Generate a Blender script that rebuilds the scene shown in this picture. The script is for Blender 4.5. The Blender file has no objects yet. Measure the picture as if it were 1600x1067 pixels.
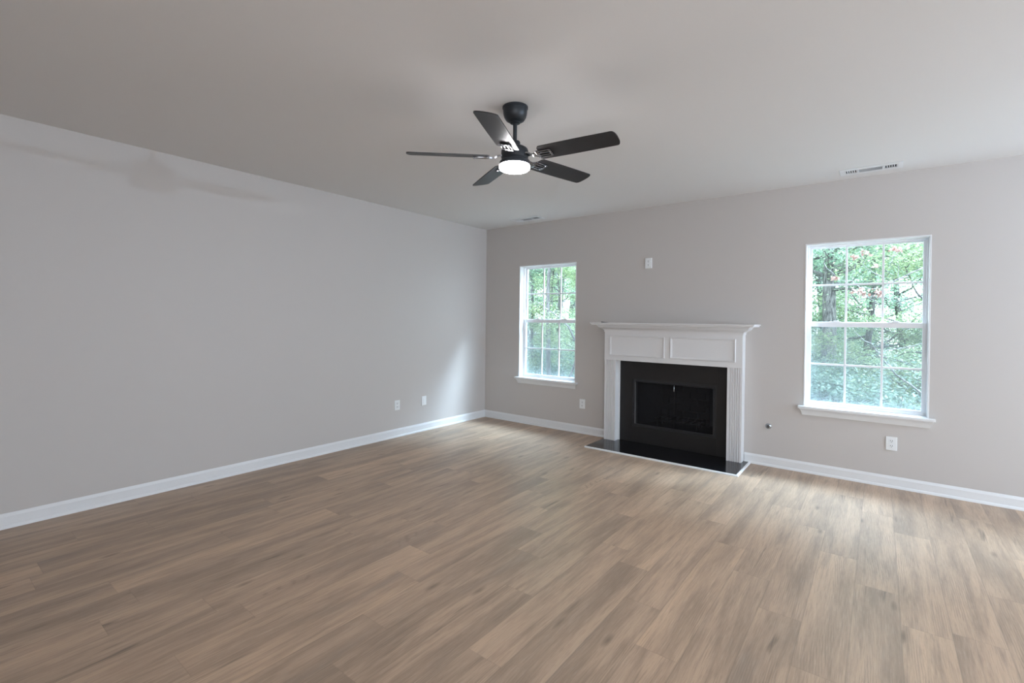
import bpy, bmesh, math, random
from mathutils import Vector, Matrix, noise
import numpy as np
S = bpy.context.scene
C = S.collection
PI = math.pi
random.seed(7)
rng = np.random.default_rng(11)

# ------------------------------------------------------------------ camera
cam_d = bpy.data.cameras.new('camera')
cam = bpy.data.objects.new('camera', cam_d); C.objects.link(cam)
YAW, PITCH, ROLL, FPX = 0.65741722, -0.00654379, 0.01098575, 745.5272
CP = Vector((4.5974, -5.32238, 1.42583))
f = Vector((-math.sin(YAW)*math.cos(PITCH), math.cos(YAW)*math.cos(PITCH), math.sin(PITCH)))
r0 = Vector((math.cos(YAW), math.sin(YAW), 0)); u0 = r0.cross(f)
r1 = math.cos(ROLL)*r0 + math.sin(ROLL)*u0; u1 = math.cos(ROLL)*u0 - math.sin(ROLL)*r0
M = Matrix((r1, u1, -f)).transposed().to_4x4(); M.translation = CP
cam.matrix_world = M
cam_d.sensor_fit = 'HORIZONTAL'; cam_d.sensor_width = 36; cam_d.lens = FPX*36/1600
cam_d.shift_y = (504.6585-533.5)/1600
cam_d.clip_start = .02; cam_d.clip_end = 300
S.camera = cam

# ------------------------------------------------------------------ view / world / lights
S.view_settings.view_transform = 'Standard'; S.view_settings.look = 'None'
S.view_settings.gamma = 1; S.view_settings.use_curve_mapping = False
S.view_settings.exposure = 0.0
S.cycles.use_denoising = True; S.cycles.denoising_prefilter = 'ACCURATE'; S.cycles.denoising_input_passes = 'RGB_ALBEDO_NORMAL'
S.cycles.max_bounces = 12; S.cycles.diffuse_bounces = 6; S.cycles.transparent_max_bounces = 24
S.cycles.sample_clamp_indirect = 6
H = 2.743                      # ceiling height
RX, FY = 9.6, -8.4             # right wall and the wall behind the camera
SKY = 6.5
w = bpy.data.worlds.new('sky'); S.world = w; w.use_nodes = True
nt = w.node_tree; nt.nodes.clear()
bg = nt.nodes.new('ShaderNodeBackground'); wo = nt.nodes.new('ShaderNodeOutputWorld')
tc = nt.nodes.new('ShaderNodeTexCoord'); sp = nt.nodes.new('ShaderNodeSeparateXYZ'); cr = nt.nodes.new('ShaderNodeValToRGB')
nt.links.new(tc.outputs['Generated'], sp.inputs[0]); nt.links.new(sp.outputs['Z'], cr.inputs[0])
cr.color_ramp.elements[0].position = 0.0; cr.color_ramp.elements[0].color = (.72, .84, .98, 1)
cr.color_ramp.elements[1].position = .8; cr.color_ramp.elements[1].color = (.80, .90, 1.0, 1)
nt.links.new(cr.outputs[0], bg.inputs[0]); bg.inputs[1].default_value = SKY
nt.links.new(bg.outputs[0], wo.inputs[0])

def area(name, loc, direction, sx, sy, power, col):
    d = bpy.data.lights.new(name, 'AREA'); d.shape = 'RECTANGLE'; d.size = sx; d.size_y = sy
    d.energy = power; d.color = col
    o = bpy.data.objects.new(name, d); C.objects.link(o); o.location = loc
    o.rotation_euler = Vector(direction).to_track_quat('-Z', 'Y').to_euler()
    return o
# hazy sun standing beyond the trees, to the right: soft patches on the left wall and along the back wall's floor
sn = bpy.data.lights.new('hazy_sun', 'SUN'); sn.energy = 2.8; sn.angle = math.radians(9); sn.color = (.74, .86, 1.0)
sno = bpy.data.objects.new('hazy_sun', sn); C.objects.link(sno)
sno.rotation_euler = Vector((-.58, -.405, -.707)).to_track_quat('-Z', 'Y').to_euler(); sno.location = (14, 10, 14)
# the bright cloud cover above the tree tops
for en_, dr_ in ((24, (-.58, -.28, -.77)), (17, (-.30, -.47, -.83)), (9, (.10, -.52, -.85))):
    s2 = bpy.data.lights.new('bright_cloud', 'SUN'); s2.energy = en_; s2.angle = math.radians(30); s2.color = (.57, .77, 1.0)
    s2o = bpy.data.objects.new('bright_cloud', s2); C.objects.link(s2o)
    s2o.rotation_euler = Vector(dr_).to_track_quat('-Z', 'Y').to_euler(); s2o.location = Vector(dr_)*-22
# added fill lights in the assumed daylight openings of the walls outside the frame
area('fill_side', (RX-.02, -2.6, 1.25), (-1, 0, -.02), 3.0, 2.1, 7, (.56, .76, 1.0))
area('fill_rear', (7.6, FY+.02, 1.4), (-.25, 1, 0), 3.2, 1.6, 66, (1.0, .955, .925))
# added up-facing fill light behind the camera, to brighten the ceiling
area('ceiling_fill', (5.4, -6.8, 1.7), (-.15, .1, 1), .5, .5, 14, (1.0, .985, .98))
# the lamp of the kitchen end, hanging at fan height
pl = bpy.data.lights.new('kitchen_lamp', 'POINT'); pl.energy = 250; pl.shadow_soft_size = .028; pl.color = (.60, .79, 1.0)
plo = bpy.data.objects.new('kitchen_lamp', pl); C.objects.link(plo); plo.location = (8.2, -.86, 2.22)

# ------------------------------------------------------------------ materials
class NT:
    def __init__(s, name):
        s.m = bpy.data.materials.new(name); s.m.use_nodes = True; s.t = s.m.node_tree
        s.p = s.t.nodes['Principled BSDF']; s.out = s.t.nodes['Material Output']
    def n(s, typ, **kw):
        n = s.t.nodes.new('ShaderNode'+typ)
        for k, v in kw.items(): setattr(n, k, v)
        return n
    def l(s, a, b): s.t.links.new(a, b)
    def ramp(s, fac, stops):
        r = s.n('ValToRGB'); e = r.color_ramp.elements
        while len(e) < len(stops): e.new(.5)
        for q, (pos, c) in zip(e, stops):
            q.position = pos; q.color = (c, c, c, 1) if not isinstance(c, tuple) else (*c, 1)
        s.l(fac, r.inputs[0]); return r.outputs[0]
    def mix(s, fac, a, b, mode='MIX'):
        x = s.n('Mix', data_type='RGBA', blend_type=mode)
        for sock, v in ((x.inputs[0], fac), (x.inputs[6], a), (x.inputs[7], b)):
            if hasattr(v, 'is_output'): s.l(v, sock)
            else: sock.default_value = v if not isinstance(v, tuple) or len(v) == 4 else (*v, 1)
        return x.outputs[2]
    def math(s, op, a, b=0., c=None):
        x = s.n('Math', operation=op)
        for i, v in enumerate((a, b) if c is None else (a, b, c)):
            if hasattr(v, 'is_output'): s.l(v, x.inputs[i])
            else: x.inputs[i].default_value = v
        return x.outputs[0]
    def noise(s, vec, scale, detail=3, rough=.5, dist=0.):
        x = s.n('TexNoise'); x.inputs['Scale'].default_value = scale; x.inputs['Detail'].default_value = detail
        x.inputs['Roughness'].default_value = rough; x.inputs['Distortion'].default_value = dist
        if vec is not None: s.l(vec, x.inputs['Vector'])
        return x.outputs['Fac']
    def mapping(s, vec, scale=(1, 1, 1), loc=(0, 0, 0), rot=(0, 0, 0)):
        x = s.n('Mapping'); x.inputs['Scale'].default_value = scale; x.inputs['Location'].default_value = loc
        x.inputs['Rotation'].default_value = rot
        s.l(vec, x.inputs['Vector']); return x.outputs[0]
    def bump(s, h, strength, dist=.002):
        b = s.n('Bump'); b.inputs['Strength'].default_value = strength; b.inputs['Distance'].default_value = dist
        s.l(h, b.inputs['Height']); s.l(b.outputs[0], s.p.inputs['Normal'])

def simple(name, col, rough=.5, metal=0., spec=.5, nscale=0, namp=.04, bump=0.):
    k = NT(name); k.p.inputs['Roughness'].default_value = rough; k.p.inputs['Metallic'].default_value = metal
    k.p.inputs['Specular IOR Level'].default_value = spec
    if nscale:
        g = k.n('NewGeometry'); nf = k.noise(g.outputs['Position'], nscale, 4)
        a = tuple(c*(1-namp) for c in col); b = tuple(min(1, c*(1+namp)) for c in col)
        k.l(k.mix(nf, a, b), k.p.inputs['Base Color'])
        if bump: k.bump(nf, bump)
    else: k.p.inputs['Base Color'].default_value = (*col, 1)
    return k.m

M_wall = simple('wall_paint', (.52, .492, .472), .55, nscale=160, namp=.01, bump=.04, spec=.35)
M_ceil = simple('ceiling_paint', (.715, .703, .692), .85, nscale=120, namp=.012, bump=.05, spec=.2)
M_trim = simple('white_trim_paint', (.72, .73, .74), .38, nscale=40, namp=.01)
M_mantel = simple('white_mantel_paint', (.70, .70, .705), .4, nscale=40, namp=.01)
M_vinyl = simple('window_vinyl', (.80, .82, .85), .35, nscale=30, namp=.01)
M_plastic = simple('outlet_plastic', (.78, .80, .81), .35, nscale=30, namp=.01)
M_slot = simple('dark_slot', (.02, .02, .022), .6, nscale=30, namp=.05)
M_duct_shade = simple('duct_shade', (.008, .010, .012), .9, nscale=30, namp=.05, spec=0.)
M_slate = simple('black_slate', (.0135, .0124, .0126), .45, nscale=14, namp=.25, bump=.08, spec=.4)
M_hearth = simple('black_hearth_slate', (.007, .007, .009), .14, nscale=20, namp=.25, bump=.03, spec=.6)
M_iron = simple('black_iron', (.03, .03, .033), .38, metal=.3, nscale=40, namp=.1)
M_firebox = simple('sooty_firebrick', (.022, .021, .021), .85, nscale=18, namp=.4, bump=.3)
M_blade = simple('blade_dark_wood', (.018, .0165, .018), .42, nscale=30, namp=.25, spec=.4)
M_motor = simple('motor_matt_black', (.022, .026, .032), .42, metal=.2, nscale=30, namp=.06)
M_gun = simple('gunmetal_chrome', (.30, .30, .32), .16, metal=1., nscale=30, namp=.05)
M_chrome = simple('satin_steel', (.42, .45, .48), .25, metal=1., nscale=60, namp=.05)
M_wedge = simple('dark_wedge', (.03, .03, .028), .5, nscale=60, namp=.2)

def mk_floor():
    k = NT('oak_vinyl_planks'); p = k.p
    uv = k.n('UVMap', uv_map='grain').outputs[0]; ed = k.n('UVMap', uv_map='edge').outputs[0]
    at = k.n('Attribute', attribute_name='plank').outputs['Color']
    sep = k.n('SeparateColor'); k.l(at, sep.inputs[0]); R, G, B_ = sep.outputs[0], sep.outputs[1], sep.outputs[2]
    # slow waviness of the grain direction
    wv = k.noise(k.mapping(uv, (1.6, .8, 1)), 1.0, 1)
    off = k.n('CombineXYZ'); k.l(k.math('MULTIPLY', k.math('SUBTRACT', wv, .5), .08), off.inputs[0])
    add = k.n('VectorMath', operation='ADD'); k.l(uv, add.inputs[0]); k.l(off.outputs[0], add.inputs[1]); v = add.outputs[0]
    big = k.noise(k.mapping(v, (5.5, .75, 1), (9, 2, 0)), 1.0, 3, .5)
    blotch = k.noise(k.mapping(v, (15, 1.5, 1)), 1.0, 5, .62)
    streak = k.noise(k.mapping(v, (70, 2.2, 1), (1, 4, 0)), 1.0, 5, .62)
    fine = k.noise(k.mapping(v, (260, 8, 1)), 1.0, 4, .7)
    # cathedral arches, only where a mask lets them
    wave = k.n('TexWave', wave_type='RINGS', rings_direction='Z'); wave.inputs['Scale'].default_value = 1.0
    wave.inputs['Distortion'].default_value = 4.0; wave.inputs['Detail'].default_value = 4; wave.inputs['Detail Scale'].default_value = 1.6
    cc = k.n('SeparateXYZ'); k.l(uv, cc.inputs[0])
    arch = k.n('CombineXYZ')
    k.l(k.math('MULTIPLY', cc.outputs[0], 34.), arch.inputs[0]); k.l(k.math('MULTIPLY', cc.outputs[1], 4.2), arch.inputs[1])
    k.l(arch.outputs[0], wave.inputs['Vector'])
    amask = k.ramp(k.noise(k.mapping(uv, (10, 1.5, 1), (5, 3, 0)), 1.0, 1), [(.54, 0.), (.62, 1.)])
    base = k.mix(k.ramp(big, [(.34, 0.), (.62, 1.)]), (.352, .265, .196), (.535, .400, .288))
    base = k.mix(k.math('MULTIPLY', k.ramp(blotch, [(.47, 0.), (.66, 1.)]), .60), base, (.275, .208, .155))
    base = k.mix(k.math('MULTIPLY', k.ramp(blotch, [(.30, 1.), (.46, 0.)]), .40), base, (.600, .465, .345))
    base = k.mix(k.math('MULTIPLY', k.ramp(streak, [(.50, 0.), (.66, 1.)]), .34), base, (.230, .176, .138))
    base = k.mix(k.math('MULTIPLY', k.ramp(fine, [(.53, 0.), (.63, 1.)]), .34), base, (.225, .172, .135))
    base = k.mix(k.math('MULTIPLY', k.ramp(fine, [(.36, 1.), (.46, 0.)]), .24), base, (.62, .52, .43))
    wl = k.math('MULTIPLY', wave.outputs['Fac'], amask)
    base = k.mix(k.math('MULTIPLY', k.ramp(wl, [(.60, 0.), (.95, 1.)]), .34), base, (.20, .155, .12))
    # thin dark checks along the grain, and knots
    rdg = k.math('ABSOLUTE', k.math('SUBTRACT', k.noise(k.mapping(v, (13, .55, 1), (3, 7, 0)), 1.0, 3, .5), .5))
    cm = k.ramp(k.noise(k.mapping(uv, (6, 1.6, 1), (13, 1, 0)), 1.0, 2), [(.62, 0.), (.70, 1.)])
    chk = k.math('MULTIPLY', k.ramp(rdg, [(.0, 1.), (.022, 0.)]), cm)
    base = k.mix(k.math('MULTIPLY', chk, .72), base, (.105, .085, .07))
    vor = k.n('TexVoronoi'); vor.inputs['Scale'].default_value = 1.; k.l(k.mapping(v, (8, 2.4, 1)), vor.inputs['Vector'])
    vc = k.n('SeparateColor'); k.l(vor.outputs['Color'], vc.inputs[0])
    kd = k.math('ADD', vor.outputs['Distance'], k.math('MULTIPLY', k.math('SUBTRACT', streak, .5), .22))
    knot = k.math('MULTIPLY', k.ramp(kd, [(.03, 1.), (.16, 0.)]), k.math('GREATER_THAN', vc.outputs[0], .74))
    base = k.mix(k.math('MULTIPLY', knot, .62), base, (.11, .085, .068))
    # every plank its own tone
    base = k.mix(1.0, base, k.ramp(R, [(0., (.93, .885, .86)), (.5, (1.03, .97, .935)), (1., (1.10, 1.035, .985))]), 'MULTIPLY')
    base = k.mix(k.math('MULTIPLY', k.ramp(big, [(.28, 1.), (.42, 0.)]), k.math('MULTIPLY', B_, .55)), base, (.285, .238, .200))
    # seams
    se = k.n('SeparateXYZ'); k.l(ed, se.inputs[0])
    ex = k.math('MINIMUM', se.outputs[0], k.math('SUBTRACT', .1865, se.outputs[0]))
    ey = se.outputs[1]
    seam = k.ramp(k.math('MINIMUM', ex, ey), [(0.0, 1.), (.0014, 0.)])
    base = k.mix(k.math('MULTIPLY', seam, .30), base, (.10, .08, .065))
    k.l(base, p.inputs['Base Color'])
    k.l(k.math('MULTIPLY_ADD', fine, .16, .34), p.inputs['Roughness'])
    p.inputs['Specular IOR Level'].default_value = .5
    hh = k.math('SUBTRACT', k.math('MULTIPLY', fine, .5), seam)
    k.bump(hh, .10, .0010)
    return k.m
M_floor = mk_floor()

def mk_glass():
    k = NT('window_glass'); t = k.n('BsdfTransparent'); g = k.n('BsdfGlossy'); g.inputs['Roughness'].default_value = .02
    lw = k.n('LayerWeight'); lw.inputs[0].default_value = .5; mx = k.n('MixShader')
    fr = k.math('MULTIPLY_ADD', k.math('POWER', lw.outputs['Facing'], 5.), .9, .035)
    t.inputs[0].default_value = (.95, .98, .97, 1)
    k.l(fr, mx.inputs[0]); k.l(t.outputs[0], mx.inputs[1]); k.l(g.outputs[0], mx.inputs[2]); k.l(mx.outputs[0], k.out.inputs[0])
    return k.m
M_glass = mk_glass()

def mk_screen(name, col, cover):
    k = NT(name); t = k.n('BsdfTransparent'); d = k.n('BsdfDiffuse'); d.inputs[0].default_value = (*col, 1)
    g = k.n('NewGeometry'); nf = k.noise(g.outputs['Position'], 4., 2)
    mx = k.n('MixShader'); k.l(k.math('MULTIPLY_ADD', nf, .06, cover-.03), mx.inputs[0])
    k.l(t.outputs[0], mx.inputs[1]); k.l(d.outputs[0], mx.inputs[2]); k.l(mx.outputs[0], k.out.inputs[0])
    return k.m
M_bugscreen = mk_screen('grey_insect_mesh', (.35, .38, .40), .26)
M_firemesh = mk_screen('black_chain_mesh', (.02, .02, .022), .72)

def mk_leaf(name, c1, c2, tr=.45):
    k = NT(name); oi = k.n('Attribute', attribute_name='tone').outputs['Fac']
    col = k.mix(oi, c1, c2); k.l(col, k.p.inputs['Base Color']); k.p.inputs['Roughness'].default_value = .5
    tl = k.n('BsdfTranslucent'); k.l(col, tl.inputs[0]); mx = k.n('MixShader'); mx.inputs[0].default_value = tr
    k.l(k.p.outputs[0], mx.inputs[1]); k.l(tl.outputs[0], mx.inputs[2]); k.l(mx.outputs[0], k.out.inputs[0])
    return k.m
M_leafA = mk_leaf('leaf_fresh_green', (.17, .26, .15), (.46, .54, .32))
M_leafB = mk_leaf('leaf_blue_green', (.14, .24, .17), (.38, .50, .35))
M_leafU = mk_leaf('leaf_undergrowth', (.11, .18, .14), (.26, .36, .29))
M_leafD = mk_leaf('leaf_withered', (.16, .065, .05), (.42, .30, .26))
def mk_bark(name, a, b):
    k = NT(name); g = k.n('TexCoord'); nf = k.noise(k.mapping(g.outputs['Object'], (22, 22, 3.5)), 1., 6, .75)
    k.l(k.mix(k.ramp(nf, [(.4, 0.), (.6, 1.)]), a, b), k.p.inputs['Base Color']); k.p.inputs['Roughness'].default_value = .9; k.bump(nf, .5, .02)
    return k.m
M_bark = mk_bark('grey_bark', (.05, .05, .055), (.18, .18, .18))
M_barkL = mk_bark('pale_bark', (.05, .05, .055), (.30, .30, .30))
k_ = NT('forest_floor'); g_ = k_.n('NewGeometry'); nf_ = k_.noise(g_.outputs['Position'], 5., 6, .7)
k_.l(k_.ramp(nf_, [(.3, (.05, .04, .03)), (.5, (.11, .09, .07)), (.7, (.08, .12, .06))]), k_.p.inputs['Base Color']); k_.p.inputs['Roughness'].default_value = 1
M_ground = k_.m

def mk_lamp():
    k = NT('led_diffuser'); k.p.inputs['Base Color'].default_value = (.9, .9, .9, 1)
    k.p.inputs['Emission Color'].default_value = (1., .965, .98, 1); k.p.inputs['Emission Strength'].default_value = 85.
    return k.m
M_led = mk_lamp()

# ------------------------------------------------------------------ mesh helpers
def bx(bm, x0, x1, y0, y1, z0, z1, bev=0.):
    vs = [bm.verts.new((x, y, z)) for z in (z0, z1) for y in (y0, y1) for x in (x0, x1)]
    fs = [bm.faces.new([vs[i] for i in q]) for q in ((0, 2, 3, 1), (4, 5, 7, 6), (0, 1, 5, 4), (2, 6, 7, 3), (0, 4, 6, 2), (1, 3, 7, 5))]
    if bev:
        es = list({e for q in fs for e in q.edges})
        bmesh.ops.bevel(bm, geom=es, offset=bev, segments=2, profile=.5, affect='EDGES')
    return fs
def B(*boxes, bev=0.):
    bm = bmesh.new()
    for b in boxes: bx(bm, *b, bev=bev)
    return bm
def obj(name, bm, mat, parent=None, smooth=None, kind=None):
    me = bpy.data.meshes.new(name)
    bmesh.ops.recalc_face_normals(bm, faces=bm.faces[:])
    bm.to_mesh(me); bm.free()
    me.materials.append(mat)
    if smooth is not None:
        me.polygons.foreach_set('use_smooth', [True]*len(me.polygons))
        me.set_sharp_from_angle(angle=math.radians(smooth))
    o = bpy.data.objects.new(name, me); C.objects.link(o)
    if parent: o.parent = parent
    if kind: o['kind'] = kind
    return o
def thing(name, label, cat, loc=(0, 0, 0), group=None, rz=0.):
    o = bpy.data.objects.new(name, None); C.objects.link(o); o.location = loc; o.rotation_euler = (0, 0, rz)
    o.empty_display_size = .05
    o['label'] = label; o['category'] = cat
    if group: o['group'] = group
    return o
def lathe(bm, prof, seg=48, c=(0, 0), cap=True):
    rings = []
    for r, z in prof:
        rings.append([bm.verts.new((c[0]+r*math.cos(2*PI*i/seg), c[1]+r*math.sin(2*PI*i/seg), z)) for i in range(seg)])
    for a, b in zip(rings, rings[1:]):
        for i in range(seg): bm.faces.new((a[i], a[(i+1) % seg], b[(i+1) % seg], b[i]))
    if cap:
        bm.faces.new(rings[0][::-1]); bm.faces.new(rings[-1])
def sweep(bm, prof, pts, closed=False):
    """prof: (out, up) pairs; pts: list of ((x,y,z), outvec, upvec) stations"""
    rings = [[bm.verts.new(Vector(p)+Vector(o)*a+Vector(u)*b) for a, b in prof] for p, o, u in pts]
    n = len(prof); m = len(rings)
    for i in range(m if closed else m-1):
        a, b = rings[i], rings[(i+1) % m]
        for j in range(n): bm.faces.new((a[j], a[(j+1) % n], b[(j+1) % n], b[j]))
    if not closed: bm.faces.new(rings[0][::-1]); bm.faces.new(rings[-1])
def tube(bm, pts, rad, seg=8):
    prev = None
    n = len(pts)
    for i, p in enumerate(pts):
        p = Vector(p); d = (Vector(pts[min(i+1, n-1)])-Vector(pts[max(i-1, 0)])).normalized()
        a = d.orthogonal().normalized() if prev is None else (prev[1]-d*prev[1].dot(d)).normalized()
        b = d.cross(a); r = rad[i] if isinstance(rad, (list, tuple)) else rad
        ring = [bm.verts.new(p+r*(a*math.cos(2*PI*k/seg)+b*math.sin(2*PI*k/seg))) for k in range(seg)]
        if prev:
            for k in range(seg): bm.faces.new((prev[0][k], prev[0][(k+1) % seg], ring[(k+1) % seg], ring[k]))
        else: bm.faces.new(ring[::-1])
        prev = (ring, a)
    bm.faces.new(prev[0])

# ------------------------------------------------------------------ room shell
WIN = {'left': (.613, 1.520, .630, 2.176), 'right': (4.022, 4.930, .630, 2.180), 'far': (6.36, 7.268, .630, 2.180)}
FBX = (2.33, 3.235, .205, .735)        # firebox opening in the wall
WT = .17
def wall_with_holes(x0, x1, z0, z1, holes, ya, yb):
    xs = sorted({x0, x1, *[h[0] for h in holes], *[h[1] for h in holes]})
    zs = sorted({z0, z1, *[h[2] for h in holes], *[h[3] for h in holes]})
    bm = bmesh.new(); V = {}
    def v(x, y, z):
        k = (x, y, z)
        if k not in V: V[k] = bm.verts.new(k)
        return V[k]
    def solid(i, j):
        if not (0 <= i < len(xs)-1 and 0 <= j < len(zs)-1): return False
        cx, cz = (xs[i]+xs[i+1])/2, (zs[j]+zs[j+1])/2
        return not any(h[0] < cx < h[1] and h[2] < cz < h[3] for h in holes)
    for i in range(len(xs)-1):
        for j in range(len(zs)-1):
            if not solid(i, j): continue
            a, b, c, d = xs[i], xs[i+1], zs[j], zs[j+1]
            bm.faces.new((v(a, ya, c), v(b, ya, c), v(b, ya, d), v(a, ya, d)))
            bm.faces.new((v(a, yb, c), v(a, yb, d), v(b, yb, d), v(b, yb, c)))
            if not solid(i-1, j): bm.faces.new((v(a, ya, c), v(a, ya, d), v(a, yb, d), v(a, yb, c)))
            if not solid(i+1, j): bm.faces.new((v(b, ya, c), v(b, yb, c), v(b, yb, d), v(b, ya, d)))
            if not solid(i, j-1): bm.faces.new((v(a, ya, c), v(a, yb, c), v(b, yb, c), v(b, ya, c)))
            if not solid(i, j+1): bm.faces.new((v(a, ya, d), v(b, ya, d), v(b, yb, d), v(a, yb, d)))
    return bm
holes = [WIN['left'], WIN['right'], WIN['far'], FBX]
obj('wall_back', wall_with_holes(-.15, RX+.15, -.12, H+.12, holes, 0., WT), M_wall, kind='structure')
obj('wall_left', B((-.15, 0, FY-.15, 0, -.12, H+.12)), M_wall, kind='structure')
obj('ceiling', B((-.05, RX+.05, FY-.05, .05, H, H+.12)), M_ceil, kind='structure')
# right and rear walls, outside the frame, with assumed openings for the added fill lights
bm = wall_with_holes(FY, 0., -.12, H+.12, [(-4.1, -1.1, .03, 2.15)], 0., .15)
bmesh.ops.rotate(bm, verts=bm.verts, cent=(0, 0, 0), matrix=Matrix.Rotation(PI/2, 3, 'Z'))
bmesh.ops.translate(bm, verts=bm.verts, vec=(RX+.15, 0, 0))
obj('wall_right', bm, M_wall, kind='structure')
obj('wall_front', wall_with_holes(-.15, RX+.15, -.12, H+.12, [(6.0, 9.2, .6, 2.2)], FY-.15, FY), M_wall, kind='structure')

# floor: one mesh, each plank a face laid where the photo shows its end joints
PW, PL = .1865, 1.268
known = {2.456: -2.314, 2.642: -2.672, 2.828: -2.95, 3.014: -2.04, 3.386: -2.69, 3.572: -3.01, 3.758: -3.32, 3.945: -2.366,
         4.131: -1.405, 4.318: -1.77, 4.504: -2.09, 4.69: -2.40, 5.064: -.52, 2.27: -4.602, 2.084: -4.271, 1.524: -4.574,
         1.151: -4.0, .965: -4.872, .592: -2.985, 1.338: -3.35, 1.711: -2.2, 1.897: -3.1, 3.2: -3.8, 4.877: -3.6}
bm = bmesh.new(); ug = bm.loops.layers.uv.new('grain'); ue = bm.loops.layers.uv.new('edge'); cl = bm.loops.layers.color.new('plank')
k0 = math.floor((0-3.572)/PW); k1 = math.ceil((RX-3.572)/PW)
for k in range(k0, k1):
    xa, xb = 3.572+k*PW, 3.572+(k+1)*PW
    j = next((v for q, v in known.items() if abs(q-xa) < .02), None)
    if j is None: j = -random.uniform(0, PL)
    j = j+PL*math.ceil(-j/PL)      # first joint at or beyond the back wall
    y = j
    while y > FY:
        ya, yb = y-PL, y
        cx0, cx1, cy0, cy1 = max(xa, 0), min(xb, RX), max(ya, FY), min(yb, 0.)
        if cx1 > cx0 and cy1 > cy0:
            vs = [bm.verts.new((a, b, 0)) for a, b in ((cx0, cy0), (cx1, cy0), (cx1, cy1), (cx0, cy1))]
            fc = bm.faces.new(vs); ou, ov = random.uniform(0, 40), random.uniform(0, 40)
            c = (random.random(), random.random(), random.random(), 1)
            fc.normal_update()
            for lp in fc.loops:
                co = lp.vert.co; lp[ug].uv = (co.x-xa+ou, co.y-ya+ov); lp[cl] = c
                lp[ue].uv = (co.x-xa, co.y-ya)
        y -= PL
me = bpy.data.meshes.new('floor'); bm.to_mesh(me); bm.free(); me.materials.append(M_floor)
fl = bpy.data.objects.new('floor', me); C.objects.link(fl); fl['kind'] = 'structure'
obj('floor_slab', B((0, RX, FY, 0, -.12, -.004)), M_ground, kind='structure')

# baseboards with a rounded cap and a shoe moulding
bp = [(0, 0), (.019, 0), (.0188, .006), (.0175, .013), (.0145, .019), (.0105, .0225), (.0100, .076), (.0112, .0775), (.0085, .086), (.0055, .094), (.0035, .1), (0, .1005)]
def baseboard(name, a, b, out):
    bm = bmesh.new(); sweep(bm, bp, [(a, out, (0, 0, 1)), (b, out, (0, 0, 1))]); return obj(name, bm, M_trim, kind='structure', smooth=35)
baseboard('baseboard_left', (0, 0, 0), (0, FY, 0), (1, 0, 0))
baseboard('baseboard_back', (.0, 0, 0), (1.99, 0, 0), (0, -1, 0))
baseboard('baseboard_back', (3.512, 0, 0), (RX, 0, 0), (0, -1, 0))
baseboard('baseboard_right', (RX, FY, 0), (RX, -4.1, 0), (-1, 0, 0))
baseboard('baseboard_front', (0, FY, 0), (RX, FY, 0), (0, 1, 0))

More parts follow.
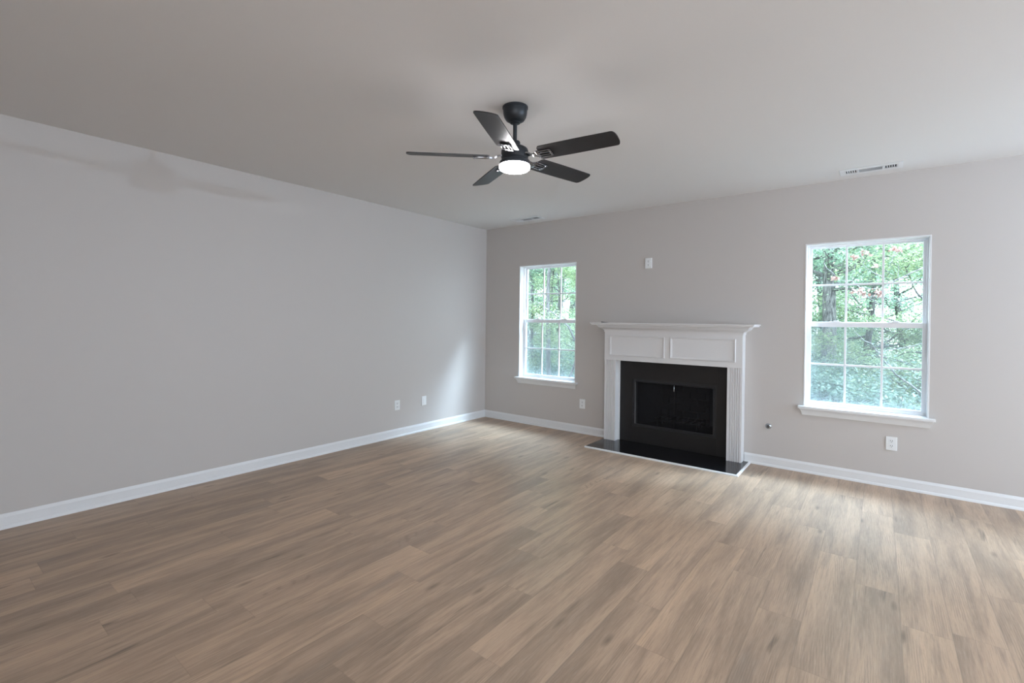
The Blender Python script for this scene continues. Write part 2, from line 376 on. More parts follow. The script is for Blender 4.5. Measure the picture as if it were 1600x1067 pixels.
# ------------------------------------------------------------------ windows
def frame_bm(x0, x1, z0, z1, wd, y0, y1, bev=.0015, wt=None, wb=None):
    wt = wd if wt is None else wt; wb = wd if wb is None else wb
    return B((x0, x0+wd, y0, y1, z0, z1), (x1-wd, x1, y0, y1, z0, z1), (x0+wd, x1-wd, y0, y1, z1-wt, z1), (x0+wd, x1-wd, y0, y1, z0, z0+wb), bev=bev)
def window(n, key):
    x0, x1, z0, z1 = WIN[key]
    t = bpy.data.objects.new('window_%d' % n, None); C.objects.link(t); t['kind'] = 'structure'; t.location = (x0, 0, z0)
    W, Hh = x1-x0, z1-z0
    L = .011
    obj('jamb_liner', frame_bm(0, W, 0, Hh, L, -.003, .10, wb=.004), M_trim, t)
    obj('window_frame', frame_bm(L-.002, W-L+.002, .006, Hh-L+.004, .014, .088, .160, wb=.024), M_vinyl, t)
    f0, f1 = L+.012, W-L-.012
    zr = 1.418-z0                     # middle of the meeting rails
    def sash(name, a, b, ya, yb, tw, bw, screen=False):
        s = obj(name, frame_bm(f0, f1, a, b, .022, ya, yb, wt=tw, wb=bw), M_vinyl, t)
        gx0, gx1, ga, gb = f0+.022, f1-.022, a+bw, b-tw
        m = bmesh.new()
        for q in (1, 2): bx(m, gx0+(gx1-gx0)*q/3-.0085, gx0+(gx1-gx0)*q/3+.0085, ya+.006, yb-.006, ga, gb, bev=.002)
        bx(m, gx0, gx1, ya+.0055, yb-.0055, (ga+gb)/2-.0085, (ga+gb)/2+.0085, bev=.002)
        obj('muntin_grille', m, M_vinyl, s)
        obj('glass_pane', B((gx0-.004, gx1+.004, (ya+yb)/2-.0015, (ya+yb)/2+.0015, ga-.004, gb+.004)), M_glass, s)
        return s
    up = sash('upper_sash', zr-.022, Hh-L-.008, .128, .154, .018, .044)
    lo = sash('lower_sash', .026, zr+.018, .094, .122, .044, .022)
    for q in (.26, .74):
        lk = B((W*q-.045, W*q+.045, .096, .125, zr+.018, zr+.026), (W*q-.012, W*q+.03, .098, .112, zr+.026, zr+.034), bev=.002)
        obj('sash_lock', lk, M_vinyl, lo)
    s = obj('insect_screen', B((f0+.004, f1-.004, .1575, .1585, .026, zr+.01)), M_bugscreen, t)
    # stool with horns and the coved apron below it
    obj('window_sill', B((-.040, W+.042, -.052, 0., -.014, .008), (0.002, W-.002, -.01, .10, -.006, .008), bev=.003), M_trim, t)
    ap = [(0, -.078), (.007, -.078), (.009, -.074), (.012, -.066), (.016, -.052), (.023, -.036), (.031, -.026), (.036, -.022), (.037, -.014), (0, -.014)]
    m = bmesh.new(); ex = .032
    rings = []
    for sgn, xe in ((-1, -.002), (1, W+.002)):
        ring = [m.verts.new((xe + sgn*a*.75, -a, b)) for a, b in ap]; rings.append(ring)
    n_ = len(ap)
    for j in range(n_): m.faces.new((rings[0][j], rings[0][(j+1) % n_], rings[1][(j+1) % n_], rings[1][j]))
    m.faces.new(rings[0][::-1]); m.faces.new(rings[1])
    obj('sill_apron', m, M_trim, t, smooth=30)
window(1, 'left'); window(2, 'right'); window(3, 'far')

# ------------------------------------------------------------------ mantelpiece
MX0, MX1, MY = 1.988, 3.508, -.118
mt = thing('mantelpiece', 'white painted wooden mantelpiece with fluted legs around the black fireplace', 'mantelpiece', (2.75, 0, 0))
def lb(*boxes, bev=0.): return B(*[(a-2.75, b-2.75, c, d, e, g) for a, b, c, d, e, g in boxes], bev=bev)
LX0, LX1 = MX0+.143, MX1-.143
def pilaster(x0, x1, side):
    bm = bmesh.new()
    n = 5; edge = .016; wv = (x1-x0-2*edge)/n
    prof = [(x0, 0), (x0, MY), (x0+edge, MY)]
    for i in range(n):
        a = x0+edge+i*wv
        for q in range(0, 7):
            th = PI*q/6; cxx = a+wv/2
            rr = wv/2-.0035
            prof.append((cxx-rr*math.cos(th), MY+.013*math.sin(th)))
    prof += [(x1-edge, MY), (x1, MY), (x1, 0)]
    lo = [bm.verts.new((x-2.75, y, .012)) for x, y in prof]; hi = [bm.verts.new((x-2.75, y, .966)) for x, y in prof]
    for i in range(len(prof)):
        j = (i+1) % len(prof); bm.faces.new((lo[i], lo[j], hi[j], hi[i]))
    bm.faces.new(lo[::-1]); bm.faces.new(hi)
    return obj('pilaster', bm, M_mantel, mt, smooth=38)
pilaster(MX0+.0015, LX0, -1); pilaster(LX1, MX1-.0015, 1)
# return strips behind the legs, next to the slate
obj('inner_return', lb((LX0+.0005, LX0+.014, -.034, -.001, .012, .962), bev=.002), M_mantel, mt)
obj('inner_return', lb((LX1-.014, LX1-.0005, -.034, -.001, .012, .962), bev=.002), M_mantel, mt)
obj('frieze_board', lb((MX0, MX1, MY-.004, 0, .964, 1.40), bev=.0015), M_mantel, mt)
def panel_frame(x0, x1, z0, z1):
    bm = bmesh.new(); y = MY-.004
    pr = [(0, 0), (0, .010), (.004, .013), (.009, .012), (.012, .007), (.017, .006), (.022, .003), (.022, 0)]
    cs = [(x0, z0, 1, 1), (x1, z0, -1, 1), (x1, z1, -1, -1), (x0, z1, 1, -1)]
    rings = [[bm.verts.new((cx-2.75+sx*a, y-b, cz+sz*a)) for a, b in pr] for cx, cz, sx, sz in cs]
    for i in range(4):
        a, b = rings[i], rings[(i+1) % 4]
        for j in range(len(pr)): bm.faces.new((a[j], a[(j+1) % len(pr)], b[(j+1) % len(pr)], b[j]))
    return obj('panel_molding', bm, M_mantel, mt, smooth=25)
panel_frame(2.055, 2.716, 1.020, 1.252); panel_frame(2.778, 3.444, 1.022, 1.257)
# crown moulding, mitred round three sides
cp = [(0, 1.298), (.004, 1.298), (.006, 1.304), (.006, 1.312), (.010, 1.322), (.018, 1.331), (.030, 1.337), (.044, 1.342), (.056, 1.350), (.064, 1.360), (.068, 1.370), (.076, 1.372), (.076, 1.379), (0, 1.379)]
bm = bmesh.new()
def ringat(fx, fy, x, y): return [bm.verts.new((x-2.75+fx*a, y+fy*a, z)) for a, z in cp]
y_ = MY-.004
rs = [ringat(-1, 0, MX0, -.0), ringat(-1, -1, MX0, y_), ringat(1, -1, MX1, y_), ringat(1, 0, MX1, -.0)]
for a, b in zip(rs, rs[1:]):
    for j in range(len(cp)): bm.faces.new((a[j], a[(j+1) % len(cp)], b[(j+1) % len(cp)], b[j]))
bm.faces.new(rs[0]); bm.faces.new(rs[-1][::-1])
obj('crown_molding', bm, M_mantel, mt, smooth=30)
# shelf with a moulded edge on the front and both ends
sp_ = [(.0, 1.379), (.100, 1.379), (.104, 1.383), (.104, 1.388), (.108, 1.393), (.114, 1.396), (.116, 1.401), (.114, 1.406), (0, 1.406)]
SX0, SX1, SY = 1.892+.116, 3.648-.116, -.323+.116
bm = bmesh.new()
def r2(fx, fy, x, y): return [bm.verts.new((x-2.75+fx*a, y+fy*a, z)) for a, z in sp_]
rs = [r2(-1, 0, SX0, -.0), r2(-1, -1, SX0, SY), r2(1, -1, SX1, SY), r2(1, 0, SX1, -.0)]
for a, b in zip(rs, rs[1:]):
    for j in range(len(sp_)): bm.faces.new((a[j], a[(j+1) % len(sp_)], b[(j+1) % len(sp_)], b[j]))
bm.faces.new([q[-1] for q in rs]); bm.faces.new([q[0] for q in rs][::-1])
bm.faces.new(rs[0]); bm.faces.new(rs[-1][::-1])
obj('mantel_shelf', bm, M_mantel, mt, smooth=25)

# small dark wedge lying on the shelf
t = thing('wedge', 'small thin dark wedge lying on the left end of the white mantel shelf', 'wedge', (2.02, -.20, 1.4065))
bm = bmesh.new()
vs = [bm.verts.new(c) for c in ((-.035, -.012, 0), (.05, -.008, 0), (.05, .008, 0), (-.035, .012, 0), (-.035, -.012, .011), (-.01, -.011, .008), (.05, -.008, .002), (.05, .008, .002), (-.01, .011, .008), (-.035, .012, .011))]
for q in ((0, 3, 2, 1), (0, 1, 6, 5, 4), (1, 2, 7, 6), (2, 3, 9, 8, 7), (3, 0, 4, 9), (4, 5, 8, 9), (5, 6, 7, 8)): bm.faces.new([vs[i] for i in q])
obj('wedge_body', bm, M_wedge, t)

# ------------------------------------------------------------------ fireplace
fp = thing('fireplace', 'black built-in fireplace with slate surround and mesh curtains', 'fireplace', (2.7675, 0, 0))
ox = 2.7675
def fb(*boxes, bev=0.): return B(*[(a-ox, b-ox, c, d, e, g) for a, b, c, d, e, g in boxes], bev=bev)
X0, X1, Z0, Z1 = 2.296, 3.240, .197, .757
obj('slate_surround', fb((LX0+.015, X0, -.016, -.001, .0125, .963), (X1, LX1-.015, -.016, -.001, .0125, .963), (X0, X1, -.016, -.001, Z1, .963), (X0, X1, -.016, -.001, .0125, Z0), bev=.0006), M_slate, fp)
def ffr(x0, x1, z0, z1, wd, y0, y1, bev):
    return fb((x0, x0+wd, y0, y1, z0, z1), (x1-wd, x1, y0, y1, z0, z1), (x0+wd, x1-wd, y0, y1, z1-wd, z1), (x0+wd, x1-wd, y0, y1, z0, z0+wd), bev=bev)
obj('insert_frame', ffr(X0+.001, X1-.001, Z0+.001, Z1-.001, .020, -.010, .0, .002), M_slot, fp)
obj('door_frame', ffr(X0+.022, X1-.022, Z0+.020, Z1-.022, .014, -.020, -.004, .003), M_iron, fp)
b_ = FBX
bm = bmesh.new()
a0, a1, c0, c1 = b_[0]+.002-ox, b_[1]-.002-ox, b_[2]+.002, b_[3]-.002
D = .52; tp = .16
fr = [bm.verts.new(q) for q in ((a0, .001, c0), (a1, .001, c0), (a1, .001, c1), (a0, .001, c1))]
bk = [bm.verts.new(q) for q in ((a0+tp, D, c0), (a1-tp, D, c0), (a1-tp, D-.1, c1), (a0+tp, D-.1, c1))]
for i in range(4): bm.faces.new((fr[i], fr[(i+1) % 4], bk[(i+1) % 4], bk[i]))
bm.faces.new(bk)
bmesh.ops.solidify(bm, geom=bm.faces[:], thickness=-.0)
o = obj('firebox', bm, M_firebox, fp)
# brick courses on the firebox back, a log grate on its floor
bm = bmesh.new()
for r in range(6):
    z = c0+.02+r*.075
    for q in range(-1, 4):
        xa = a0+tp+.02+q*.17+(r % 2)*.085; xb = xa+.16
        xa, xb = max(xa, a0+tp+.015), min(xb, a1-tp-.015)
        if xb-xa > .03: bx(bm, xa, xb, D-.125, D-.105 if r > 3 else D-.1, z, z+.066, bev=.003)
obj('refractory_brick', bm, M_firebox, fp)
bm = bmesh.new()
for i in range(7):
    x = -.24+.08*i; tube(bm, [(x, .10, c0+.088), (x, .12, c0+.085), (x, .32, c0+.085), (x, .34, c0+.10)], .009, 8)
for y in (.13, .29): tube(bm, [(-.27, y, c0+.07), (.27, y, c0+.07)], .009, 8)
for x in (-.22, .22):
    for y in (.13, .29): tube(bm, [(x, y, c0+.07), (x, y, c0+.001)], .009, 8)
obj('log_grate', bm, M_iron, fp, smooth=50)
def curtain(xa, xb):
    bm = bmesh.new(); n = 60; top = []; bot = []
    for i in range(n+1):
        x = xa+(xb-xa)*i/n; y = .028+.005*math.sin(i*.9)
        top.append(bm.verts.new((x, y, c1-.022))); bot.append(bm.verts.new((x, y+.002, c0+.01)))
    for i in range(n): bm.faces.new((bot[i], bot[i+1], top[i+1], top[i]))
    return obj('mesh_curtain', bm, M_firemesh, fp, smooth=60)
curtain(a0+.012, .008); curtain(.012, a1-.012)
bm = bmesh.new(); tube(bm, [(a0+.004, .028, c1-.016), (a1-.004, .028, c1-.016)], .005, 10); obj('curtain_rod', bm, M_iron, fp, smooth=50)
bm = bmesh.new(); tube(bm, [(.012, .018, .716), (.012, .014, .70)], .002, 8); tube(bm, [(.012, .014, .702), (.012, .013, .692), (.012, .013, .645), (.012, .014, .638)], [.003, .006, .006, .003], 10)
obj('pull_handle', bm, M_chrome, fp, smooth=50)
# little knob of the damper catch at the door's lower left corner
bm = bmesh.new(); tube(bm, [(X0+.024-ox, -.020, .335), (X0+.024-ox, -.034, .335)], .006, 10); tube(bm, [(X0+.010-ox, -.032, .335), (X0+.045-ox, -.032, .332)], .004, 8)
obj('door_latch', bm, M_iron, fp, smooth=50)

# ------------------------------------------------------------------ hearth
ht = thing('hearth', 'low black slate hearth slab with white edging on the floor before the fireplace', 'hearth', (2.77, 0, 0))
HX0, HX1, HY = 1.975, 3.572, -.565
obj('slate_slab', B((HX0-2.77, HX1-.014-2.77, HY+.014, -.001, .0, .012), bev=.001), M_hearth, ht)
def trimbar(a, b, out, outb=None):
    pr = [(-.014, 0), (0.004, 0), (.0035, .006), (.0015, .011), (-.003, .0145), (-.010, .0155), (-.014, .0155)]
    bm = bmesh.new(); sweep(bm, pr, [(a, out[0], (0, 0, 1)), (b, out[1], (0, 0, 1))]); return obj('edge_trim', bm, M_trim, ht, smooth=40)
trimbar((HX0-2.77, HY, 0), (HX1-2.77, HY, 0), ((0, -1, 0), (1, -1, 0)))
trimbar((HX1-2.77, HY, 0), (HX1-2.77, -.0175, 0), ((1, -1, 0), (1, 0, 0)))

# ------------------------------------------------------------------ ceiling fan
FX, FYY = 2.79, -2.972
fan = thing('ceiling_fan', 'dark five-blade ceiling fan with a lit round white lamp', 'ceiling fan', (FX, FYY, 2.40))
zo = -2.40
def lz(name, prof, mat, seg=56, parent=fan, smooth=35):
    bm = bmesh.new(); lathe(bm, [(r, z+zo) for r, z in prof], seg); return obj(name, bm, mat, parent, smooth=smooth)
lz('canopy', [(.079, H-.0005), (.079, 2.733), (.075, 2.729), (.0745, 2.715), (.073, 2.698), (.068, 2.680), (.057, 2.662), (.040, 2.652), (.030, 2.6505), (.022, 2.655)], M_motor)
cn = lz('canopy_collar', [(.030, 2.651), (.031, 2.643), (.024, 2.640), (.014, 2.640)], M_motor)
lz('downrod', [(.0125, 2.642), (.0125, 2.520)], M_motor, 24)
lz('rod_coupling', [(.014, 2.533), (.030, 2.531), (.033, 2.526), (.033, 2.497)], M_motor)
lz('motor_housing', [(.034, 2.500), (.046, 2.498), (.064, 2.494), (.078, 2.485), (.084, 2.472), (.0845, 2.432), (.082, 2.424), (.078, 2.420), (.078, 2.408)], M_motor)
lz('lamp_ring', [(.060, 2.410), (.086, 2.409), (.092, 2.404), (.0935, 2.398), (.0935, 2.384), (.088, 2.383)], M_motor)
lz('lamp_diffuser', [(.0900, 2.3835), (.0935, 2.3820), (.0960, 2.3775), (.0960, 2.3700), (.0935, 2.3625), (.087, 2.356), (.070, 2.3525), (.035, 2.351), (.001, 2.3505)], M_led)
def blade_bm(r0, r1, wd, th):
    bm = bmesh.new(); n = 24
    out = []
    # outline in (radial, tangential): slightly slanted root, softly curved tip
    hw = wd/2
    out += [(r0+.022, -hw+.012), (r0+.034, -hw)]
    for i in range(9): out.append((r0+.034+(r1-.05-r0-.034)*(i+1)/9, -hw-.0025*math.sin(PI*(i+1)/9)))
    for i in range(n+1):
        a = -PI/2+PI*i/n
        out.append((r1-.034+.034*abs(math.cos(a))**.55, hw*abs(math.sin(a))**.9*(1 if a > 0 else -1)))
    for i in range(9): out.append((r1-.05-(r1-.05-r0-.012)*(i+1)/9, hw+.0025*math.sin(PI*(i+1)/9)))
    out += [(r0, hw-.012)]
    o2 = []
    for q in out:
        if not o2 or (Vector(q)-Vector(o2[-1])).length > 1e-4: o2.append(q)
    top = [bm.verts.new((x, y, th/2)) for x, y in o2]; bot = [bm.verts.new((x, y, -th/2)) for x, y in o2]
    N = len(o2)
    ft = bm.faces.new(top); fb_ = bm.faces.new(bot[::-1])
    for i in range(N): bm.faces.new((top[i], bot[i], bot[(i+1) % N], top[(i+1) % N]))
    return bm
def iron_bm():
    """curved arm from the hub and a slotted plate that carries the blade; the plate lies under the blade"""
    bm = bmesh.new()
    # arm: flat bar, rising from the hub and twisting into the pitch
    secs = [(.070, 0, .008, .020, .005), (.092, 0, .008, .018, .005), (.108, 0, .004, .013, .005), (.122, 0, -.006, .012, .005), (.140, 0, -.008, .014, .004), (.158, 0, -.0075, .024, .004), (.172, 0, -.007, .032, .004)]
    prev = None
    for x, y, z, hw, ht_ in secs:
        ring = [bm.verts.new((x, y+s*hw, z+q*ht_)) for s, q in ((-1, -1), (1, -1), (1, 1), (-1, 1))]
        if prev:
            for i in range(4): bm.faces.new((prev[i], prev[(i+1) % 4], ring[(i+1) % 4], ring[i]))
        else: bm.faces.new(ring[::-1])
        prev = ring
    bm.faces.new(prev)
    # plate as a frame with three long slots
    xs0, xs1 = .166, .258
    for ya, yb in ((-.034, -.027), (-.016, -.008), (.008, .016), (.027, .034)):
        bx(bm, xs0, xs1-.006*(abs(ya+yb) > .04), ya, yb, -.0125, -.0035, bev=.002)
    bx(bm, xs0-.008, xs0+.012, -.034, .034, -.013, -.0035, bev=.003)
    bx(bm, xs1-.014, xs1, -.030, .030, -.013, -.0035, bev=.003)
    for q in (-.02, 0, .02):
        tube(bm, [(xs1-.007, q, -.0125), (xs1-.007, q, -.016)], .0038, 10)
    return bm
PITCHB = math.radians(-13)
ANG0 = 6.5
bl_mesh = ir_mesh = None
for i in range(5):
    a = math.radians(ANG0+72*i)
    R = Matrix.Rotation(a, 4, 'Z') @ Matrix.Rotation(PITCHB, 4, 'X')
    R = Matrix.Translation((0, 0, 2.432+zo)) @ R
    if bl_mesh is None:
        b = obj('fan_blade', blade_bm(.158, .662, .132, .006), M_blade, fan); bl_mesh = b.data
        br = obj('blade_bracket', iron_bm(), M_gun, b, smooth=40); ir_mesh = br.data
    else:
        b = bpy.data.objects.new('fan_blade', bl_mesh); C.objects.link(b); b.parent = fan
        br = bpy.data.objects.new('blade_bracket', ir_mesh); C.objects.link(br); br.parent = b
    b.matrix_local = R

# ------------------------------------------------------------------ wall plates
def plate(name, label, cat, loc, rz, duplex=True, depth=.007, w_=.078, h_=.118, group=None):
    t = thing(name, label, cat, loc, group, rz)     # local: x along wall, -y into the room
    obj('cover_plate', B((-w_/2, w_/2, -depth, -.0005, -h_/2, h_/2), bev=.0025), M_plastic, t)
    if duplex:
        for s in (1, -1):
            r = obj('receptacle', B((-.0175, .0175, -depth-.0025, -depth+.002, s*.0215-.0145, s*.0215+.0145), bev=.004), M_plastic, t)
            bm = bmesh.new()
            for x, hh in ((-.0065, .0045), (.0065, .0055)): bx(bm, x-.0014, x+.0014, -depth-.0032, -depth-.002, s*.0215+.004-hh, s*.0215+.004+hh)
            bx(bm, -.0025, .0025, -depth-.0032, -depth-.002, s*.0215-.0105, s*.0215-.0055)
            obj('socket_slots', bm, M_slot, r)
    else:
        obj('rocker', B((-.0165, .0165, -depth-.002, -depth+.002, -.033, .033), bev=.002), M_plastic, t)
    return t
plate('wall_outlet', 'white outlet on the wall below the right window', 'outlet', (4.687, 0, .384), 0)
plate('wall_outlet', 'white outlet on the back wall between left window and fireplace', 'outlet', (1.628, 0, .374), 0)
plate('wall_outlet', 'white outlet set high on the wall above the mantel', 'outlet', (2.474, 0, 2.096), 0, depth=.014)
plate('wall_outlet', 'white two-socket outlet low on the left wall, further from the corner', 'outlet', (0, -1.617, .384), PI/2)
plate('wall_plate', 'plain white cover plate low on the left wall, nearer the corner', 'wall plate', (0, -1.192, .384), PI/2, duplex=False)

# gas valve
gv = thing('gas_valve', 'small round steel gas valve cover on the wall right of the fireplace', 'gas valve', (3.728, 0, .396))
bm = bmesh.new(); lathe(bm, [(.027, .0005), (.0275, .002), (.026, .005), (.021, .009), (.015, .0115), (.0125, .0115), (.0115, .006), (.0045, .006), (.0045, .012), (.002, .0125)], 40)
bmesh.ops.rotate(bm, verts=bm.verts, cent=(0, 0, 0), matrix=Matrix.Rotation(PI/2, 3, 'X'))
obj('escutcheon', bm, M_chrome, gv, smooth=35)
bm = bmesh.new(); lathe(bm, [(.0118, .0062), (.0118, .0095), (.0045, .0095)], 30)
bmesh.ops.rotate(bm, verts=bm.verts, cent=(0, 0, 0), matrix=Matrix.Rotation(PI/2, 3, 'X'))
obj('key_socket', bm, M_slot, gv)

# ------------------------------------------------------------------ ceiling registers
def vent(label, cx, cy, Lx=.43, Ly=.185):
    t = thing('ceiling_vent', label, 'air vent', (cx, cy, H))
    hx, hy = Lx/2, Ly/2; ix, iy = hx-.035, .042
    zt = -.0005
    obj('vent_frame', B((-hx, -ix, -hy, hy, -.006, zt), (ix, hx, -hy, hy, -.006, zt), (-ix, ix, iy, hy, -.006, zt), (-ix, ix, -hy, -iy, -.006, zt), bev=.0015), M_trim, t)
    obj('duct_shade_sheet', B((-ix, ix, -iy, iy, -.0012, -.0006)), M_duct_shade, t)  # flat black sheet standing in for the shade inside the duct
    ge = .095
    for s in (-1, 1):
        for i in range(6):
            x = s*(ix-.008-i*(ge-.012)/5.2)
            bm = bmesh.new(); d = s*.0055
            vs = [bm.verts.new(q) for q in ((x-.0016, -iy, -.0015), (x+.0016, -iy, -.0015), (x+.0016+d, -iy, -.0075), (x-.0016+d, -iy, -.0075), (x-.0016, iy, -.0015), (x+.0016, iy, -.0015), (x+.0016+d, iy, -.0075), (x-.0016+d, iy, -.0075))]
            for q in ((0, 1, 2, 3), (7, 6, 5, 4), (0, 4, 5, 1), (1, 5, 6, 2), (2, 6, 7, 3), (3, 7, 4, 0)): bm.faces.new([vs[k] for k in q])
            obj('louver', bm, M_trim, t)
        obj('divider', B((s*(ix-ge)-.006, s*(ix-ge)+.006, -iy, iy, -.010, -.0013)), M_trim, t)
    nl = 8
    for i in range(nl):
        y = -iy+(i+.5)*2*iy/nl; bm = bmesh.new(); X = ix-ge-.006; d = -.009
        vs = [bm.verts.new(q) for q in ((-X, y-.001, -.0015), (-X, y+.001, -.0015), (-X, y+.001+d, -.0095), (-X, y-.001+d, -.0095), (X, y-.001, -.0015), (X, y+.001, -.0015), (X, y+.001+d, -.0095), (X, y-.001+d, -.0095))]
        for q in ((0, 1, 2, 3), (7, 6, 5, 4), (0, 4, 5, 1), (1, 5, 6, 2), (2, 6, 7, 3), (3, 7, 4, 0)): bm.faces.new([vs[k] for k in q])
        obj('louver', bm, M_trim, t)
vent('white ceiling air vent above the right window', 4.515, -.258)
vent('white ceiling air vent near the far corner beyond the fan', .94, -.285)

# ------------------------------------------------------------------ the woods outside
def gz(x, y): return -.75-.035*max(0, y-2)+.16*math.sin(x*.35+1)*math.sin(y*.3)
bm = bmesh.new(); nx, ny = 40, 40; grid = {}
for i in range(nx+1):
    for j in range(ny+1):
        x = -34+i*1.5; y = .5+j*1.1; grid[i, j] = bm.verts.new((x, y, gz(x, y)))
for i in range(nx):
    for j in range(ny): bm.faces.new((grid[i, j], grid[i+1, j], grid[i+1, j+1], grid[i, j+1]))
obj('ground', bm, M_ground, kind='structure')

def leaf_mesh(name, centers, size, mat, flat=.9, jitter=.4):
    """pointed oval leaves (two folded halves) at the given points"""
    n = len(centers); c = np.asarray(centers)
    nrm = rng.normal(size=(n, 3)); nrm[:, 2] = np.abs(nrm[:, 2])+flat; nrm /= np.linalg.norm(nrm, axis=1)[:, None]
    t = np.cross(nrm, rng.normal(size=(n, 3))); t /= np.linalg.norm(t, axis=1)[:, None]; b = np.cross(nrm, t)
    s = size*(1+jitter*rng.uniform(-1, 1, n))[:, None]
    P = [c-t*s*.55, c+b*s*.30-t*s*.1+nrm*s*.07, c+t*s*.55, c-b*s*.30-t*s*.1+nrm*s*.07]
    V = np.stack(P, 1).reshape(-1, 3)
    me = bpy.data.meshes.new(name); me.vertices.add(4*n); me.vertices.foreach_set('co', V.ravel())
    k = np.arange(n)*4
    F = np.stack([k, k+1, k+2, k, k+2, k+3], 1).ravel()
    me.loops.add(len(F)); me.loops.foreach_set('vertex_index', F.astype(np.int32))
    me.polygons.add(2*n); me.polygons.foreach_set('loop_start', np.arange(2*n, dtype=np.int32)*3)
    me.polygons.foreach_set('loop_total', np.full(2*n, 3, dtype=np.int32))
    at = me.attributes.new('tone', 'FLOAT', 'POINT'); at.data.foreach_set('value', np.repeat(rng.random(n), 4).astype(np.float32))
    me.materials.append(mat); me.update(calc_edges=True); return me
def branch_path(p, d, length, n=7, wob=.18, up=.06):
    pts = [Vector(p)]; d = Vector(d).normalized()
    for i in range(n):
        d = (d+Vector((random.gauss(0, wob), random.gauss(0, wob), random.gauss(0, wob)+up))).normalized()
        pts.append(pts[-1]+d*length/n)
    return pts
def make_tree(seed, height, r_tr, crown_r, z_low, nleaf, lsize, bark, leaf):
    random.seed(seed)
    bt = bmesh.new(); tr = branch_path((0, 0, -.3), (0, 0, 1), height, 12, .035, .05)
    tube(bt, tr, [r_tr*(1-.85*i/12) for i in range(13)], 12)
    bb = bmesh.new(); tips = []
    nb = int(height*3.2)
    for i in range(nb):
        fz = random.uniform(z_low/height, .97); k = fz*12; a = tr[int(k)].lerp(tr[min(12, int(k)+1)], k-int(k))
        th = random.uniform(0, 2*PI); L = crown_r*random.uniform(.6, 1.1)*(1.15-.6*fz)
        pts = branch_path(a, (math.cos(th), math.sin(th), random.uniform(-.05, .45)), L, 7, .16, .02)
        rr = r_tr*(1-.85*fz)*.34+.006
        tube(bb, pts, [rr*(1-.85*q/7) for q in range(8)], 6)
        for s in range(3):
            q = random.randint(2, 6); p2 = branch_path(pts[q], (math.cos(th+random.uniform(-1.3, 1.3)), math.sin(th+random.uniform(-1.3, 1.3)), random.uniform(-.3, .3)), L*.45, 5, .2, 0)
            tube(bb, p2, [rr*.4*(1-.8*u/5)+.002 for u in range(6)], 4); tips += p2[1:]
        tips += pts[3:]
    tips = np.array([list(q) for q in tips])
    idx = rng.integers(0, len(tips), nleaf)
    c = tips[idx]+rng.normal(size=(nleaf, 3))*np.array([.24, .24, .11])
    mt_ = [bpy.data.meshes.new(q) for q in ('trunk', 'branches')]
    for m_, b__ in zip(mt_, (bt, bb)):
        b__.to_mesh(m_); b__.free(); m_.materials.append(bark)
        m_.polygons.foreach_set('use_smooth', [True]*len(m_.polygons))
    return mt_[0], mt_[1], leaf_mesh('foliage', c, lsize, leaf)
def make_shrub(seed, h, r, nleaf, lsize, leaf):
    random.seed(seed); bt = bmesh.new(); tips = []
    for i in range(11):
        th = random.uniform(0, 2*PI); pts = branch_path((random.uniform(-.1, .1), random.uniform(-.1, .1), -.1), (math.cos(th)*.7, math.sin(th)*.7, 1), h*random.uniform(.8, 1.2), 7, .16, .0)
        tube(bt, pts, [.012*(1-.8*q/7) for q in range(8)], 5); tips += pts[1:]
        for s in range(3):
            q = random.randint(2, 6); ph = random.uniform(0, 2*PI)
            p2 = branch_path(pts[q], (math.cos(ph), math.sin(ph), .1), r*.5, 4, .2, 0); tube(bt, p2, [.005, .004, .003, .002, .002], 4); tips += p2
    tips = np.array([list(q) for q in tips]); idx = rng.integers(0, len(tips), nleaf)
    c = tips[idx]+rng.normal(size=(nleaf, 3))*np.array([.13, .13, .09])
    m_ = bpy.data.meshes.new('stems'); bt.to_mesh(m_); bt.free(); m_.materials.append(M_bark)
    return m_, leaf_mesh('foliage', c, lsize, leaf)
trees = [make_tree(3, 9.0, .13, 2.5, .9, 19000, .078, M_bark, M_leafA),
         make_tree(8, 11.0, .17, 2.8, 1.6, 20000, .085, M_bark, M_leafB),
         make_tree(15, 7.5, .08, 2.1, .5, 16000, .072, M_bark, M_leafA),
         make_tree(21, 12.0, .24, 2.6, 4.2, 15000, .085, M_barkL, M_leafB),
         make_tree(27, 11.0, .075, 1.6, 4.6, 6000, .08, M_bark, M_leafA)]
shrubs = [make_shrub(31, 1.7, 1.2, 5200, .060, M_leafU), make_shrub(32, 1.2, 1.3, 4800, .055, M_leafU)]
def put(kindmeshes, names, root_name, label, cat, group, x, y, rz, sc, dz=0.):
    r = thing(root_name, label, cat, (x, y, gz(x, y)+dz), group, rz); r.scale = (sc, sc, sc)
    for nm, me in zip(names, kindmeshes):
        o = bpy.data.objects.new(nm, me); C.objects.link(o); o.parent = r
    return r
TN = ('trunk', 'branches', 'foliage')
random.seed(99)
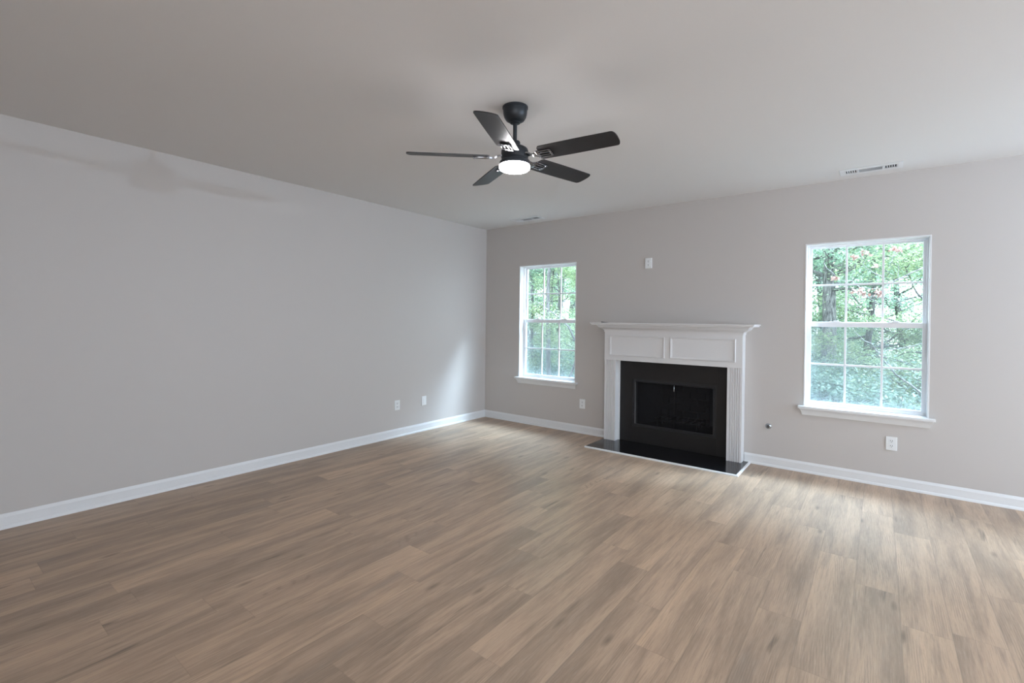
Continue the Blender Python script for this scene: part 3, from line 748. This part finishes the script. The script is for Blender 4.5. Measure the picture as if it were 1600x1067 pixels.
# trees seen through the left window and through the right window
left_spots = [(-1.5, 6.5, 0), (-3.4, 7.6, 2), (-4.9, 9.6, 1), (-6.6, 10.4, 0), (-7.2, 13.2, 3), (-9.2, 12.6, 1), (-10.8, 15.6, 2), (-12.6, 18.2, 0), (-14.5, 17.0, 1), (-10.5, 20.5, 3), (-16.5, 22., 1), (-13.2, 24., 0), (-19.5, 25.5, 1), (-5.2, 14.5, 1), (-2.7, 5.9, 4), (-4.1, 8.2, 4), (-5.6, 9.0, 4), (-6.1, 11.6, 4), (-8.2, 11.4, 4), (-9.5, 14.0, 4), (-8.6, 14.8, 4)]
right_spots = [(2.6, 7.2, 2), (5.4, 7.4, 0), (1.9, 10.4, 1), (4.2, 10.2, 0), (6.6, 11., 1), (3.4, 13.4, 1), (5.3, 14.4, 0), (.6, 14., 0), (2.2, 17.2, 1), (4.6, 18.2, 1), (7.4, 17., 0), (.2, 20.5, 1), (3.2, 22., 0), (6.4, 22.5, 1)]
for x, y, k in left_spots:
    put(trees[k], TN, 'tree', 'leafy green woodland tree outside beyond the left window', 'tree', 'woods beyond the left window', x, y, random.uniform(0, 6.28), random.uniform(.9, 1.1)*(1. if k == 4 else .74 if y < 9 else .86 if y < 12 else 1.))
for x, y, k in right_spots:
    put(trees[k], TN, 'tree', 'leafy green woodland tree outside beyond the right window', 'tree', 'woods beyond the right window', x, y, random.uniform(0, 6.28), random.uniform(.9, 1.1)*(1. if k == 4 else .74 if y < 9 else .86 if y < 12 else 1.))
PT = (3.66, 8.2)
put(trees[3], TN, 'tree', 'thick pale-trunked tree standing behind the left panes of the right window', 'tree', None, *PT, .6, .80)
SN = ('stems', 'foliage')
for x, y in [(-2.4, 5.6), (-3.6, 6.4), (-4.2, 7.6), (-5.6, 8.4), (-6.2, 9.6), (-7.9, 10.8), (-8.6, 12.2), (-4.8, 10.8), (-10.4, 13.6), (-6.9, 11.8), (-9.6, 15.), (-12., 16.)]:
    put(shrubs[random.randint(0, 1)], SN, 'shrub', 'low green undergrowth bush outside the left window', 'bush', 'undergrowth beyond the left window', x, y, random.uniform(0, 6.28), random.uniform(.9, 1.3))
for x, y in [(3.3, 6.2), (4.9, 5.6), (4.2, 7.0), (2.4, 8.2), (5.8, 8.4), (3.9, 8.8), (5.0, 9.6), (2.7, 10.4), (6.4, 10.2), (4.4, 12.), (3.0, 12.4), (5.6, 12.6)]:
    put(shrubs[random.randint(0, 1)], SN, 'shrub', 'low green undergrowth bush outside the right window', 'bush', 'undergrowth beyond the right window', x, y, random.uniform(0, 6.28), random.uniform(.9, 1.3))

# a bare-branched sapling close to the right window, with tufts of withered leaves
sap = thing('sapling', 'thin sapling with bare twigs and withered pinkish leaves right outside the right window', 'sapling', (5.9, 3.6, gz(5.9, 3.6)))
base = Vector(sap.location)
bm = bmesh.new()
def br(pts, r0, r1_, seg=6):
    P = [Vector(p)-base for p in pts]; Q = []
    for a, b in zip(P, P[1:]):
        for q in range(4): Q.append(a.lerp(b, q/4)+Vector((random.gauss(0, .006),)*3))
    Q.append(P[-1]); n = len(Q); tube(bm, Q, [r0+(r1_-r0)*i/(n-1) for i in range(n)], seg)
random.seed(5)
trunk_pts = [(5.9, 3.6, gz(5.9, 3.6)-.2), (5.85, 3.6, .4), (5.8, 3.55, 1.4), (5.78, 3.6, 2.6), (5.7, 3.6, 3.6)]
br(trunk_pts, .035, .014, 8)
br([trunk_pts[1], (5.109, 3.500, 0.431), (4.783, 3.400, 0.709), (4.636, 3.300, 0.907), (4.547, 3.200, 1.071), (4.300, 3.200, 1.311)], .014, .005)
br([(4.577, 3.200, 1.018), (5.059, 3.500, 1.154), trunk_pts[2]], .005, .010)
br([trunk_pts[2], (5.108, 3.400, 2.238), (4.902, 3.300, 2.125), (4.727, 3.200, 2.018), (4.567, 3.100, 1.857), (4.336, 3.100, 1.753)], .014, .005)
br([trunk_pts[3], (4.900, 3.400, 2.547), (4.745, 3.300, 2.404), (4.676, 3.200, 2.200)], .008, .003)
br([(4.790, 3.250, 2.091), (4.779, 3.200, 2.327)], .004, .002)
br([(4.678, 3.200, 2.020), (4.490, 3.200, 2.165), (4.400, 3.200, 2.289), (4.361, 3.200, 2.448), (4.412, 3.200, 2.509)], .005, .002)
br([(4.567, 3.100, 1.857), (4.537, 3.100, 1.911), (4.370, 3.100, 1.953), (4.257, 3.100, 2.030), (4.120, 3.100, 2.055), (3.929, 3.100, 2.318)], .006, .003)
br([(4.870, 3.450, 0.603), (4.875, 3.400, 0.689), (4.950, 3.400, 0.767)], .004, .002)
br([(4.257, 3.100, 2.030), (4.313, 3.100, 2.349)], .003, .002)
obj('bare_branches', bm, M_barkL, sap, smooth=60)
tuf = []
for (tx, ty, tz, sd, cnt) in [(4.43, 3.1, 2.422, 0.029, 25), (4.298, 3.1, 2.377, 0.023, 20), (4.755, 3.1, 2.459, 0.035, 30), (4.54, 3.1, 2.234, 0.014, 12), (4.066, 3.1, 2.085, 0.029, 25), (4.349, 3.1, 1.89, 0.035, 30), (4.408, 3.1, 1.852, 0.023, 20), (4.552, 3.1, 1.875, 0.04, 35), (4.581, 3.1, 1.847, 0.023, 20)]:
    for q in range(cnt): tuf.append([tx+random.gauss(0, sd)-base.x, ty+random.gauss(0, .05)-base.y, tz+random.gauss(0, sd*.76)-base.z])
me = leaf_mesh('withered_leaves', tuf, .048, M_leafD, flat=0.)
o = bpy.data.objects.new('withered_leaves', me); C.objects.link(o); o.parent = sap
# a leaning dark branch outside each window
sap2 = thing('leaning_branch', 'dark leaning bare branch crossing outside the left window', 'branch', (-1.6, 4.6, gz(-1.6, 4.6)))
base = Vector(sap2.location); bm = bmesh.new()
br([(-1.6, 4.6, gz(-1.6, 4.6)-.1), (-1.043, 4.600, 0.758), (-1.199, 4.500, 1.180), (-1.425, 4.400, 1.466), (-1.819, 4.300, 1.725), (-2.085, 4.300, 1.900)], .032, .008)
br([(-1.819, 4.300, 1.725), (-1.777, 4.400, 1.899), (-1.586, 4.500, 2.054)], .010, .004)
obj('branch_wood', bm, M_bark, sap2, smooth=60)
